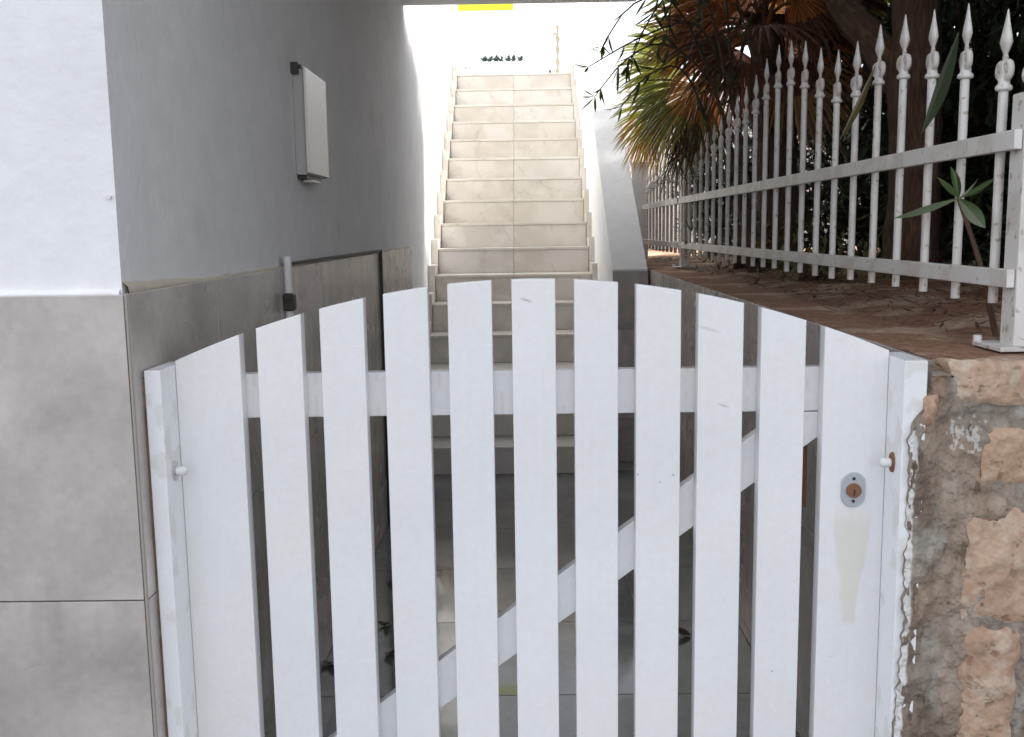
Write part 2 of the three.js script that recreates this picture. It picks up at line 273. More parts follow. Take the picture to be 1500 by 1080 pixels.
// sloping parapet on the right of the stairs
const par = thing('stair_parapet', 'white sloping parapet wall along the right side of the stairs, dark tiles at its foot', 'parapet');
{
  const slope = 0.632, d0 = 6.30, y0 = 1.236, d1 = 11.3, y1 = y0 + slope * (d1 - d0);
  const sh = new THREE.Shape(); sh.moveTo(d0, -0.05); sh.lineTo(d0, y0); sh.lineTo(d1, y1); sh.lineTo(11.7, y1); sh.lineTo(11.7, -0.05); sh.closePath();
  const g = new THREE.ExtrudeGeometry(sh, { depth: 0.215, bevelEnabled: true, bevelSize: 0.004, bevelThickness: 0.004, bevelSegments: 2 }); g.rotateY(Math.PI / 2); g.translate(0.565, 0, 0); obj('wall', muv(g), M.plaster, par);
  const ys = [0, 0.28, 0.86, 1.228]; for (let j = 0; j < 3; j++) obj('wall_tile', rbox(0.562, 0.785, ys[j] + 0.0015, ys[j + 1] - 0.0015, 6.282, 6.294, 0.0012, rnd() * 9), tileMats[(j * 2) % 4], par);
}
structure('terrace', box(-0.70, 4, -0.05, TERR - 0.032, 11.72, 17), M.plaster, 'upper terrace at the head of the marble stairs');

// ------------------------------------------------------------------ raised garden bed and stone wall
{
  const g = new THREE.PlaneGeometry(16, 13, 130, 110); g.rotateX(-Math.PI / 2);
  const p = g.attributes.position; for (let i = 0; i < p.count; i++) { const x = p.getX(i) + 8.803, z = p.getZ(i) - 8.34; p.setXYZ(i, x, 1.233 + (x > 1.1 ? 0.02 * (perlin.noise(x * 3, z * 3, 1) + 0.6) : 0.004 * perlin.noise(x * 14, z * 9, 2)), z); } g.computeVertexNormals();
  structure('garden_ground', muv(g), M.soil, 'brown soil and dry litter on the raised bed along the fence');
}
const rw = thing('retaining_wall', 'low tiled retaining wall along the right side of the passage below the fence', 'retaining wall');
obj('core', box(0.806, 16.8, -0.05, 1.2275, 1.875, 14.8), M.grout, rw);
{
  const ys = [0, 0.05, 0.645, 1.2335], ds = [1.90, 2.45, 3.05, 3.65, 4.257, 4.863, 5.469, 6.075, 6.28];
  for (let i = 0; i < 8; i++) for (let j = 0; j < 3; j++) obj('wall_tile', rbox(0.798, 0.8065, ys[j] + 0.0015, ys[j + 1] - 0.0015, ds[i] + 0.0015, ds[i + 1] - 0.0015, 0.0012, rnd() * 9), pick(tileMats), rw);
}
const sw = thing('stone_wall', 'rough limestone and mortar wall end beside the right gate post', 'stone wall');
function roughStone(w, h, t, s, amp = 0.010) {
  const nx = Math.max(5, Math.round(w / 0.011)), ny = Math.max(5, Math.round(h / 0.011));
  const g = new THREE.BoxGeometry(w, h, t, nx, ny, 4), p = g.attributes.position;
  for (let i = 0; i < p.count; i++) {
    let x = p.getX(i), y = p.getY(i), z = p.getZ(i);
    const ex = Math.abs(x) / (w / 2), ey = Math.abs(y) / (h / 2), ro = Math.pow(Math.max(0, ex), 10) + Math.pow(Math.max(0, ey), 10);
    z += z > 0 ? -0.012 * Math.min(1.4, ro) + amp * (perlin.noise(x * 14, y * 14, s) + 0.6 * perlin.noise(x * 38, y * 38, s + 5)) : 0;
    x += 0.014 * perlin.noise(y * 18 + s, z * 12, s * 1.3 + 2) + 0.004 * perlin.noise(y * 60, 1.1, s); y += 0.013 * perlin.noise(x * 18 + s, z * 12, s * 0.7 + 9) + 0.004 * perlin.noise(x * 60, 2.7, s);
    p.setXYZ(i, x, y, z);
  }
  g.computeVertexNormals(); return muv(g, s * 0.37, s * 0.21);
}
{
  // mortar face: an uneven sheet with thickness, ragged along the post
  const x0 = 0.711, x1 = 3.4, nx = 300, ny = 240, P = [], I = [];
  for (let j = 0; j <= ny; j++) for (let i = 0; i <= nx; i++) {
    const t = i / nx, q = Math.pow(t, 1.9), y = -0.05 + 1.285 * (j / ny) , rag = (1 - sstep(0, 0.05, q)) * (0.010 * perlin.noise(y * 17, 3, 1) + 0.007 * perlin.noise(y * 55, 7, 1) + (y > 1.11 ? 0.040 * sstep(1.13, 1.19, y) : 0) - 0.012 * sstep(0.75, 0.45, y) + 0.004);
    const x = x0 + (x1 - x0) * q + rag;
    let d = 1.832 - 0.012 * perlin.noise(x * 12, y * 12, 4) - 0.008 * perlin.noise(x * 34, y * 34, 6) - 0.004 * perlin.noise(x * 90, y * 90, 8);
    d = Math.min(d, 1.845) - 0.020 * (1 - sstep(0.715, 0.80, x)) * sstep(1.19, 1.15, y); if (i === 0) d = 1.835; if (j === ny) d = 1.90;
    P.push(x, Math.min(y, 1.2345) - (j > ny - 3 ? 0.008 * (1 + perlin.noise(x * 20, 1, 3)) : 0), -d);
    if (i < nx && j < ny) { const k = j * (nx + 1) + i; I.push(k, k + 1, k + nx + 1, k + 1, k + nx + 2, k + nx + 1); }
  }
  const g = new THREE.BufferGeometry(); g.setAttribute('position', new THREE.Float32BufferAttribute(P, 3)); g.setIndex(I); g.computeVertexNormals(); obj('mortar', muv(g), M.mortar, sw);
  const S = [[0.784, 1.06, 1.163, 1.246], [0.730, 0.758, 1.130, 1.186], [0.858, 1.06, 1.008, 1.118], [0.832, 1.08, 0.738, 0.968], [0.838, 0.945, 0.42, 0.728], [0.985, 1.2, 0.50, 0.70], [0.80, 0.93, 0.12, 0.39]];
  for (let k = 0; k < 12; k++) { const a = k % 4, b = Math.floor(k / 4), x = 1.11 + b * 0.42 + rr(-0.02, 0.02), y = 0.02 + a * 0.31; S.push([x + rr(0, 0.05), x + rr(0.3, 0.4), y + rr(0, 0.03), y + rr(0.2, 0.28)]); }
  S.forEach(([a, b, c, e], i) => { const g = roughStone(b - a, e - c, 0.07, 3.7 * i + 1.3, i === 1 ? 0.005 : 0.011); g.translate((a + b) / 2, (c + e) / 2, i === 1 ? -1.843 : -1.8565); obj('stone', g, stoneMats[i % 3], sw); });
}

// ------------------------------------------------------------------ white picket gate
const arch = x => 1.405 - 0.309 * (x - 0.013) ** 2;
function guv(g) { g = g.index ? g.toNonIndexed() : g; const p = g.attributes.position, uv = new Float32Array(p.count * 2); for (let i = 0; i < p.count; i++) { uv[2 * i] = (p.getX(i) + 0.8 + p.getZ(i) * 0.3 + 0.57) / 1.6; uv[2 * i + 1] = p.getY(i) / 1.6; } g.setAttribute('uv', new THREE.BufferAttribute(uv, 2)); return g; }
const extr = (sh, depth, dFront, b = 0.0018) => { const g = new THREE.ExtrudeGeometry(sh, { depth: depth - 2 * b, bevelEnabled: true, bevelSize: b, bevelThickness: b, bevelSegments: 2, bevelOffset: -b, curveSegments: 10 }); g.translate(0, 0, -dFront - depth + b); return g; };
const gate = thing('picket_gate', 'white painted gate of upright pickets with an arched top and diagonal brace', 'gate');
{
  const E = [[-0.6795, -0.552], [-0.519, -0.431], [-0.395, -0.309], [-0.271, -0.185], [-0.147, -0.062], [-0.024, 0.060], [0.096, 0.180], [0.215, 0.301], [0.334, 0.421], [0.455, 0.541], [0.577, 0.7010]];
  for (const [a, b] of E) {
    const sh = new THREE.Shape(); sh.moveTo(a, 0.06); sh.lineTo(b, 0.06); for (let k = 0; k <= 8; k++) { const x = b + (a - b) * k / 8; sh.lineTo(x, arch(x)); } sh.closePath();
    obj('picket', guv(extr(sh, 0.034, 1.9)), M.gate, gate);
  }
  const rect = (x0, x1, y0, y1) => { const s = new THREE.Shape(); s.moveTo(x0, y0); s.lineTo(x1, y0); s.lineTo(x1, y1); s.lineTo(x0, y1); s.closePath(); return s; };
  obj('rail', guv(extr(rect(-0.672, 0.694, 1.136, 1.224), 0.03, 1.9345)), M.gate, gate);
  obj('rail', guv(extr(rect(-0.672, 0.694, 0.14, 0.228), 0.03, 1.9345)), M.gate, gate);
  const top = x => 0.532 + 0.735 * (x + 0.307), br = new THREE.Shape(); br.moveTo(-0.60, 0.23); br.lineTo(-0.575, 0.23); br.lineTo(0.60, top(0.60) - 0.100); br.lineTo(0.60, 1.134); br.lineTo(0.512, 1.134); br.lineTo(-0.60, top(-0.60)); br.closePath();
  obj('brace', guv(extr(br, 0.028, 1.9352)), M.gate, gate);
  // lock plate with a rusted cylinder
  const st_ = new THREE.Shape(); const w = 0.0225, hh = 0.0115; st_.absarc(0, hh, w, 0, Math.PI, false); st_.absarc(0, -hh, w, Math.PI, 2 * Math.PI, false); st_.closePath();
  const lp = new THREE.ExtrudeGeometry(st_, { depth: 0.002, bevelEnabled: true, bevelSize: 0.001, bevelThickness: 0.001, bevelSegments: 2, curveSegments: 20 }); lp.translate(0.640, 0.985, -1.899); const plate = obj('lock_plate', lp, M.lockPlate, gate);
  const cyl = new THREE.CylinderGeometry(0.0140, 0.0145, 0.008, 28); cyl.rotateX(Math.PI / 2); cyl.translate(0.640, 0.984, -1.8945); obj('lock_cylinder', muv(cyl), M.rust, plate);
  const kh = new THREE.BoxGeometry(0.002, 0.012, 0.001); kh.translate(0.640, 0.981, -1.8901); obj('keyhole', kh, M.black, plate);
  for (const y of [1.0075, 0.9625]) { const s = new THREE.CylinderGeometry(0.003, 0.003, 0.003, 10); s.rotateX(Math.PI / 2); s.translate(0.640, y, -1.8955); obj('screw', s, M.black, plate); }
  obj('lock_case', [rbox(0.560, 0.569, 0.93, 1.10, 1.966, 2.01, 0.003)], M.rust, gate);
}
function gatePost(x0, x1, label, bx, dir, rusty) {
  const p = thing('gate_post', label, 'gate post', undefined);
  obj('post', muv(new RoundedBoxGeometry(x1 - x0, 1.29, 0.13, 2, 0.0025).translate((x0 + x1) / 2, 0.604, -1.886)), M.gatePost, p);
  const sd = dir > 0 ? x1 : x0, y = 1.048;
  const ring = new THREE.CylinderGeometry(0.019, 0.020, 0.004, 20); ring.rotateZ(Math.PI / 2); ring.scale(1, 1, 0.62); ring.translate(sd + dir * 0.002, y, -1.862); obj('washer', muv(ring), rusty ? M.rust : M.steel, p);
  const prof = [[0, 0], [0.008, 0], [0.009, 0.002], [0.009, 0.014], [0.0075, 0.018], [0.004, 0.0205], [0, 0.021]].map(a => new THREE.Vector2(...a)); const b = new THREE.LatheGeometry(prof, 18); b.rotateZ(-dir * Math.PI / 2); b.translate(sd + dir * 0.004, y - 0.001, -1.862); obj('bolt', b, M.chip, p);
  return p;
}
gatePost(-0.711, -0.680, 'slim white gate post against the tiled wall, holding a silver-washered bolt', 0, 1, false);
gatePost(0.7015, 0.7445, 'white gate post with a rusty washer and bolt, set in the stone wall', 0, -1, true);
{ // sealant between the left post and the tiles
  const g = new THREE.BoxGeometry(0.0075, 1.23, 0.05, 3, 120, 4), p = g.attributes.position; for (let i = 0; i < p.count; i++) { const y = p.getY(i); p.setZ(i, p.getZ(i) + 0.004 * perlin.noise(y * 20, p.getX(i) * 90, 1)); p.setX(i, p.getX(i) + (p.getX(i) > 0 ? 0.003 * perlin.noise(y * 30, 2, 5) + 0.001 : 0)); } g.translate(-0.7135, 0.618, -1.852); g.computeVertexNormals();
  const f = obj('joint_filler', muv(g), M.cement, bld); f.userData.label = 'brown sealant strip between wall tiles and gate post';
}

// ------------------------------------------------------------------ things on the passage wall
{
  const t = thing('wall_cabinet', 'flat grey metal box mounted high on the passage wall', 'wall box');
  obj('body', rbox(-0.7315, -0.694, 1.685, 2.018, 3.255, 3.57, 0.003, 0, 2), std({ color: lin(0.42, 0.41, 0.39), roughness: 0.5 }), t);
  obj('cover', rbox(-0.694, -0.686, 1.690, 2.022, 3.245, 3.575, 0.0025, 0, 2), M.whiteMetal, t);
  obj('bracket', [rbox(-0.7315, -0.700, 2.018, 2.030, 3.25, 3.30, 0.002), rbox(-0.7315, -0.708, 2.0, 2.036, 3.236, 3.2545, 0.002)], M.darkMetal, t);
  obj('bracket', rbox(-0.7315, -0.700, 1.672, 1.685, 3.27, 3.50, 0.002), M.darkMetal, t);
  obj('name_tag', rbox(-0.722, -0.690, 1.664, 1.6715, 3.31, 3.44, 0.002), M.whiteMetal, t);
}
{
  const t = thing('wall_rail', 'thin dark metal rail frame standing along the tiled passage wall with one white end post', 'rail');
  obj('top_bar', rbox(-0.7165, -0.704, 1.402, 1.411, 2.955, 4.945, 0.002), M.bronze, t);
  const fp = obj('far_post', rbox(-0.7165, -0.702, 0, 1.4105, 4.945, 4.960, 0.002), M.bronze, t);
  for (const y of [0.62, 0.42]) obj('clip', rbox(-0.7015, -0.692, y, y + 0.03, 4.938, 4.967, 0.002), M.darkMetal, fp);
  obj('end_post', new THREE.CylinderGeometry(0.0125, 0.0125, 1.43, 16).translate(-0.704, 0.715, -2.963), M.whiteMetal, t);
  obj('clamp', [rbox(-0.717, -0.687, 1.268, 1.318, 2.943, 2.987, 0.004), rbox(-0.713, -0.687, 1.303, 1.322, 2.935, 2.9425, 0.002)], M.darkMetal, t);
}

// ------------------------------------------------------------------ head of the stairs
{
  const w = thing('terrace_wall', 'low white wall at the back of the terrace above the stairs', 'wall');
  obj('wall', box(-0.70, 4, TERR - 0.04, 3.545, 13, 13.25), M.plaster, w); obj('coping', rbox(-0.72, 4.02, 3.545, 3.575, 12.96, 13.29, 0.005), M.plaster, w);
  for (let i = 0; i < 7; i++) {
    const p = thing('potted_succulent', 'small dark spiky succulent in a low bowl on the terrace wall', 'plant', 'succulents on the terrace wall');
    const x = -0.47 + i * 0.076 + rr(-0.01, 0.01), pot = new THREE.CylinderGeometry(0.028, 0.02, 0.05, 12); pot.translate(x, 3.6, -13.1); obj('pot', pot, M.chip, p);
    const L = []; for (let k = 0; k < 16; k++) { const c = new THREE.ConeGeometry(0.007, rr(0.05, 0.11), 5); c.translate(0, 0.045, 0); c.scale(1.6, 1.1, 1.6); c.rotateZ(rr(-1.1, 1.1)); c.rotateY(rr(0, 6.28)); c.translate(x, 3.625, -13.1); L.push(c); } obj('leaves', L, std({ color: lin(0.03, 0.045, 0.03), roughness: 0.6 }), p);
  }
  const c = thing('carved_post', 'slender pale carved wooden post standing at the top of the stairs', 'post');
  const pr = []; for (let k = 0; k <= 46; k++) { const t = k / 46; pr.push(new THREE.Vector2((k === 0 || k === 46 ? 0 : 0.026 + 0.010 * Math.sin(t * 34) + 0.004 * Math.sin(t * 11)) * (1 - 0.35 * t), t * 0.70)); }
  const g = new THREE.LatheGeometry(pr, 14); g.translate(0.43, TERR, -11.9); obj('shaft', g, M.wood, c);
  obj('arm', [limb([V(0.43, TERR + 0.58, -11.9), V(0.39, TERR + 0.60, -11.9), V(0.375, TERR + 0.57, -11.9)], [0.014, 0.010, 0.006], 8, 10)], M.wood, c);
  const b = thing('dark_bottle', 'small dark bottle beside the carved post', 'bottle');
  obj('body', new THREE.LatheGeometry([[0, 0], [0.028, 0], [0.03, 0.01], [0.03, 0.07], [0.012, 0.10], [0.011, 0.128], [0, 0.13]].map(a => new THREE.Vector2(...a)), 16).translate(0.325, TERR, -11.5), M.black, b);
  const s = thing('yellow_sign', 'yellow panel hanging above the stairs, projecting from the left wall', 'sign');
  obj('panel', rbox(-0.665, -0.073, 3.818, 3.93, 11.0, 11.03, 0.004), M.yellow, s); obj('bracket', rbox(-0.731, -0.12, 3.9302, 3.95, 11.005, 11.025, 0.003), M.darkMetal, s);
}

// ------------------------------------------------------------------ iron fence
const fence = thing('iron_fence', 'white painted iron fence with spear tips on the ledge right of the passage', 'fence');
{
  const FX = 1.02;
  const prof = [[2.1, 1.92], [2.37, 1.995], [2.57, 2.023], [2.75, 2.048], [2.96, 2.06], [3.16, 2.045], [3.31, 2.055], [3.54, 2.104], [3.72, 2.163], [3.91, 2.194], [4.07, 2.205], [4.25, 2.185], [4.41, 2.15], [4.62, 2.127], [4.82, 2.105], [5.02, 2.079], [5.24, 2.055], [5.42, 2.03], [5.66, 2.0], [5.85, 1.965], [6.4, 1.93], [7.2, 2.0], [8.4, 1.93]];
  const H = d => { for (let i = 1; i < prof.length; i++) if (d <= prof[i][0]) { const [a, b] = [prof[i - 1], prof[i]]; return a[1] + (b[1] - a[1]) * (d - a[0]) / (b[0] - a[0]); } return 1.93; };
  // spear: flattened blade, ball, two scrolls, collar (0.165 tall)
  const blade = new THREE.LatheGeometry([[0.0075, 0.060], [0.0085, 0.068], [0.006, 0.074], [0.0125, 0.086], [0.0175, 0.098], [0.0145, 0.112], [0.007, 0.140], [0.0022, 0.163], [0, 0.166]].map(a => new THREE.Vector2(...a)), 8); blade.scale(0.62, 1, 1);
  const collar = new THREE.LatheGeometry([[0.0118, -0.002], [0.0165, 0], [0.0178, 0.004], [0.0165, 0.009], [0.0125, 0.012], [0.0105, 0.03], [0.008, 0.06]].map(a => new THREE.Vector2(...a)), 10);
  const sc = []; for (const s of [-1, 1]) sc.push(tube([V(0, 0.022, s * 0.006), V(0, 0.030, s * 0.020), V(0, 0.046, s * 0.022), V(0, 0.056, s * 0.015), V(0, 0.050, s * 0.009), V(0, 0.042, s * 0.014)], 0.0075, 7, 14));
  for (const s of [-1, 1]) { const b = new THREE.SphereGeometry(0.0075, 8, 6); b.translate(0, 0.043, s * 0.012); sc.push(b); }
  const finial = muv(merge([blade, collar, ...sc]), 0, 0);
  let k = 0;
  for (let d = 2.17; d < 8.36; d += 0.1895) {
    if (Math.abs(d - 6.456) < 0.03) continue;
    const tip = H(d), y0 = 1.325 + rr(-0.004, 0.004), y1 = tip - 0.158, g = new THREE.CylinderGeometry(0.0102, 0.0102, y1 - y0, 14); g.rotateX(rr(-0.004, 0.004)); g.translate(FX, (y0 + y1) / 2, -d);
    const b = obj('bar', muv(g, rnd() * 3, rnd() * 3), M.fence, fence);
    const fm = obj('spear_finial', finial, M.fence, b); fm.position.set(FX, y1 - 0.006, -d); fm.rotation.y = rr(-0.2, 0.2) + 0.12; fm.rotation.x = rr(-0.02, 0.02); k++;
  }
  for (const [a, b] of [[2.056, 6.42], [6.49, 8.41]]) { obj('rail', rbox(0.993, 1.0097, 1.645, 1.685, a, b, 0.002, a), M.fence, fence); obj('rail', rbox(0.993, 1.0097, 1.365, 1.403, a, b, 0.002, a + 1.3), M.fence, fence); }
  for (const [d, top] of [[2.083, 1.760], [6.456, 1.90]]) {
    const p = obj('fence_post', rbox(1.012, 1.072, 1.236, top, d - 0.031, d + 0.031, 0.004, d), M.fence, fence);
    const f = obj('spear_finial', finial, M.fence, p); f.position.set(1.042, top - 0.003, -d); f.rotation.y = 0.5;
    const bp = obj('base_plate', [rbox(0.972, 1.11, 1.236, 1.246, d - 0.06, d + 0.070, 0.002, d)], M.fence, p);
    const bolt = new THREE.CylinderGeometry(0.009, 0.010, 0.014, 6); bolt.translate(0.978, 1.252, -d - 0.058); obj('bolt', bolt, M.chip, p);
  }
}
{
  const p = thing('white_pillar', 'plain white pillar where the iron fence ends beside the parapet', 'pillar');
  obj('shaft', rbox(0.91, 1.05, 1.23, 2.0, 8.42, 8.58, 0.005), M.plaster, p); obj('cap', rbox(0.90, 1.06, 2.0, 2.04, 8.41, 8.59, 0.005), M.plaster, p);
}

// ------------------------------------------------------------------ plants
class Leaves {                                            // collects leaf blades with a colour each
  constructor() { this.p = []; this.c = []; }
  tri(a, b, c, col) { for (const v of [a, b, c]) { this.p.push(v.x, v.y, v.z); this.c.push(col.r, col.g, col.b); } }
  blade(base, dir, side, len, wid, bend, col, seg = 3, shape = 0.45) {  // lanceolate, folded along the midrib
    const nrm = V().crossVectors(dir, side).normalize(); let prev = null;
    for (let i = 0; i <= seg; i++) {
      const t = i / seg, w = wid * 0.5 * (t < shape ? Math.sin(t / shape * Math.PI / 2) * 0.9 + 0.1 : Math.cos((t - shape) / (1 - shape) * Math.PI / 2));
      const m = base.clone().addScaledVector(dir, len * t).addScaledVector(nrm, -bend * t * t); m.y -= Math.abs(bend) * 0.4 * t * t;
      const cur = [m.clone().addScaledVector(side, -w).addScaledVector(nrm, w * 0.25), m, m.clone().addScaledVector(side, w).addScaledVector(nrm, w * 0.25)];
      if (prev) for (const k of [0, 1]) { this.tri(prev[k], prev[k + 1], cur[k], col); if (i < seg) this.tri(prev[k + 1], cur[k + 1], cur[k], col); else this.tri(prev[k + 1], cur[k + 1], cur[k], col); }
      prev = cur;
    }
  }
  build(name, mat, parent) { const g = new THREE.BufferGeometry(); g.setAttribute('position', new THREE.Float32BufferAttribute(this.p, 3)); g.setAttribute('color', new THREE.Float32BufferAttribute(this.c, 3)); g.computeVertexNormals(); return obj(name, g, mat, parent); }
}
const rdir = (up = 0) => { const v = V(rr(-1, 1), rr(-1, 1) + up, rr(-1, 1)); return v.lengthSq() < 0.01 ? V(0, 1, 0) : v.normalize(); };
const sideOf = d => { const s = V().crossVectors(d, V(rr(-0.4, 0.4), 1, rr(-0.4, 0.4))); return s.lengthSq() < 1e-3 ? V(1, 0, 0) : s.normalize(); };
const leafMat = M.leaf(lin(1, 1, 1));
const tint = (r, g, b, v = 0.3) => { const k = 1 + rr(-v, v); return lin(r * k, g * k * (1 + rr(-0.1, 0.1)), b * k); };

// fan palm with dry and green fronds
function frond(hub, dir, up, R, col, n = 26, spread = 2.6, droop = 0.25, mat = leafMat, parent, tipCol) {
  const L = new Leaves(), side = V().crossVectors(dir, up).normalize(), nn = V().crossVectors(side, dir).normalize();
  for (let i = 0; i < n; i++) {
    const a0 = -spread / 2 + spread * i / n, a1 = a0 + spread / n, am = (a0 + a1) / 2, len = R * (0.78 + 0.22 * Math.cos(am * 0.9)) * rr(0.9, 1.06);
    const at = (ang, q, lift) => { const d = dir.clone().multiplyScalar(Math.cos(ang)).addScaledVector(side, Math.sin(ang)); const p = hub.clone().addScaledVector(d, q).addScaledVector(nn, lift + 0.12 * q * Math.cos(ang)); p.y -= droop * (q / R) ** 3 * R * (1 + 0.6 * ((i * 7) % 5) / 5); return p; };
    const c = col.clone().multiplyScalar(rr(0.8, 1.2)), c2 = (tipCol || col).clone().multiplyScalar(rr(0.75, 1.2)), fold = 0.018 * R;
    let prev = null;
    for (const [q, w] of [[0.02, 1], [0.25, 1], [0.5, 1], [0.68, 0.72], [0.86, 0.42], [1, 0.03]]) {
      const cur = [at(am + (a0 - am) * w, q * len, 0), at(am, q * len, fold * (q < 0.6 ? q * 3 : 1.2)), at(am + (a1 - am) * w, q * len, 0)];
      if (prev) for (const k of [0, 1]) { const cc = q > 0.6 ? c2 : c; L.tri(prev[k], prev[k + 1], cur[k], cc); L.tri(prev[k + 1], cur[k + 1], cur[k], cc); }
      prev = cur;
    }
  }
  return L.build('frond', mat, parent);
}
function fanPalm(label, base, trunkTop, fronds) {
  const t = thing('fan_palm', label, 'palm tree');
  obj('trunk', limb([base, base.clone().lerp(trunkTop, 0.5).add(V(0.04, 0, 0.03)), trunkTop], [0.14, 0.12, 0.11], 14, 30, 0.35), M.bark, t);
  const stems = [];
  for (const [x, y, d, R, dx, dy, dz, ux, uy, uz, c, tc, sp] of fronds) {
    const hub = V(x, y, -d); const col = lin(...c); const dir = V(dx, dy, dz).normalize();
    frond(hub, dir, V(ux, uy, uz).normalize(), R, col, 26, sp || 2.6, 0.22, leafMat, t, tc && lin(...tc));
    obj('petiole', limb([trunkTop.clone().add(V(0, rr(-0.15, 0.02), 0)), trunkTop.clone().lerp(hub, 0.55).add(V(0, 0.10, 0)), hub], [0.016, 0.010, 0.007], 6, 12), std({ color: col.clone().multiplyScalar(0.7), roughness: 0.7 }), t);
  }
  return t;
}
const ORANGE = [0.60, 0.24, 0.06], BROWN = [0.21, 0.085, 0.045], DRY = [0.42, 0.26, 0.10], OLIVE = [0.26, 0.27, 0.08], LIME = [0.58, 0.60, 0.12], GREEN = [0.10, 0.14, 0.04];
fanPalm('fan palm with orange brown dry fronds and yellow green fronds leaning over the fence', V(1.55, 1.2, -6.2), V(1.45, 2.72, -6.15), [
  [1.26, 2.74, 5.9, 0.55, -0.85, 0.30, 0.3, 0, 0.4, 1, ORANGE, ORANGE, 2.0],
  [1.34, 2.80, 5.7, 0.55, 0.3, 0.25, 0.6, 0, -0.3, 1, ORANGE, DRY, 2.6],
  [1.45, 2.72, 5.5, 0.50, 0.6, -0.25, 0.5, 0, 0.3, 1, ORANGE, BROWN, 2.4],
  [1.18, 2.52, 5.8, 0.48, -0.8, -0.15, 0.5, 0, 0.5, 1, BROWN, BROWN, 2.6],
  [1.22, 2.46, 5.7, 0.46, -0.5, -0.4, 0.6, 0, 0.6, 1, BROWN, BROWN, 2.6],
  [1.32, 2.56, 5.6, 0.46, 0.2, -0.2, 0.9, 0, 1, 0.1, BROWN, BROWN, 2.8],
  [1.20, 2.55, 5.9, 0.50, -0.9, 0.10, 0.2, 0, 0.2, 1, BROWN, ORANGE, 2.4],
  [1.26, 2.45, 5.9, 0.42, -0.1, -0.9, 0.3, 0, 0.3, 1, BROWN, BROWN, 2.2],
  [1.08, 2.33, 6.1, 0.46, -0.55, -0.60, 0.1, 0, 0.2, 1, DRY, OLIVE, 2.2],
  [1.16, 2.28, 6.2, 0.42, -0.15, -0.9, 0.1, 0, 0.1, 1, ORANGE, BROWN, 1.7],
  [1.04, 2.30, 6.25, 0.40, -0.35, -0.8, 0.1, 0, 0.1, 1, ORANGE, DRY, 1.3],
  [1.00, 2.54, 6.4, 0.42, -0.75, 0.45, -0.1, 0, 0.1, 1, LIME, LIME, 2.5],
  [1.02, 2.46, 6.5, 0.42, -0.95, 0.10, -0.1, 0, 0.3, 1, LIME, OLIVE, 2.4],
  [0.98, 2.25, 6.6, 0.40, -0.85, -0.30, 0.0, 0, 0.2, 1, OLIVE, LIME, 2.2],
  [0.86, 2.22, 6.7, 0.34, -0.25, -0.95, 0.0, 0, 0.1, 1, ORANGE, ORANGE, 0.9],
  [0.90, 2.30, 6.7, 0.36, -0.45, -0.75, 0.0, 0, 0.1, 1, DRY, ORANGE, 1.3],
  [1.50, 2.72, 5.6, 0.6, 0.4, 0.1, 0.9, 0, 1, -0.2, BROWN, BROWN, 2.6],
  [1.6, 2.6, 5.7, 0.6, 0.7, -0.3, 0.6, 0, 1, 0.3, DRY, BROWN, 2.4],
  [1.62, 2.62, 6.4, 0.55, 0.8, 0.15, 0.1, 0, 0.1, 1, BROWN, ORANGE, 2.7],
  [1.70, 2.50, 6.5, 0.55, 0.8, -0.4, 0.1, 0, 0.2, 1, BROWN, BROWN, 2.7],
  [1.62, 2.72, 6.5, 0.55, 0.5, 0.55, 0.1, 0, 0.1, 1, ORANGE, DRY, 2.4],
  [1.50, 2.42, 5.8, 0.45, 0.35, -0.8, 0.3, 0, 0.3, 1, BROWN, DRY, 2.2],
  [1.15, 2.66, 6.2, 0.48, -0.8, 0.35, 0.1, 0, 0.1, 1, BROWN, DRY, 2.4],
  [1.28, 2.66, 6.0, 0.50, -0.3, 0.8, 0.2, 0, 0.1, 1, BROWN, ORANGE, 2.6],
  [1.55, 2.95, 6.1, 0.75, 0.1, 0.8, 0.2, 0, 0, 1, GREEN, OLIVE, 2.8],
  [1.35, 2.95, 6.2, 0.75, -0.5, 0.8, -0.1, 0, 0.1, 1, GREEN, OLIVE, 2.6],
  [1.7, 2.9, 6.3, 0.75, 0.8, 0.5, -0.3, 0, 0.3, 1, GREEN, OLIVE, 2.8],
]);

// oleander: thin arching stems with narrow leaves
function oleander(label, base, stems, leafLen = 0.12, group) {
  const t = thing('oleander', label, 'shrub', group), wood = [], L = new Leaves();
  for (const pts of stems) {
    const c = new THREE.CatmullRomCurve3([base.clone().add(V(rr(-0.05, 0.05), 0, rr(-0.05, 0.05))), ...pts.map(p => V(p[0], p[1], -p[2]))]); wood.push(limb(c.getPoints(12), [0.013, 0.008, 0.003], 5, 24));
    for (let s = 0.45; s <= 1; s += 0.035) { const p = c.getPointAt(s), tg = c.getTangentAt(s); for (let k = 0; k < 3; k++) { if (rnd() < 0.38) continue; const d = tg.clone().multiplyScalar(0.75).add(rdir().multiplyScalar(0.85)).normalize(); d.y -= 0.12; L.blade(p, d.normalize(), sideOf(d), leafLen * rr(0.7, 1.25), leafLen * 0.15, leafLen * rr(0, 0.2), tint(0.05, 0.085, 0.03), 3); } }
    const e = c.getPointAt(1); for (let k = 0; k < 7; k++) { const d = c.getTangentAt(1).add(rdir()).normalize(); L.blade(e, d, sideOf(d), leafLen * rr(0.6, 1), leafLen * 0.14, 0.01, tint(0.07, 0.12, 0.035), 3); }
  }
  obj('stem', merge(wood), M.bark, t); L.build('foliage', leafMat, t); return t;
}
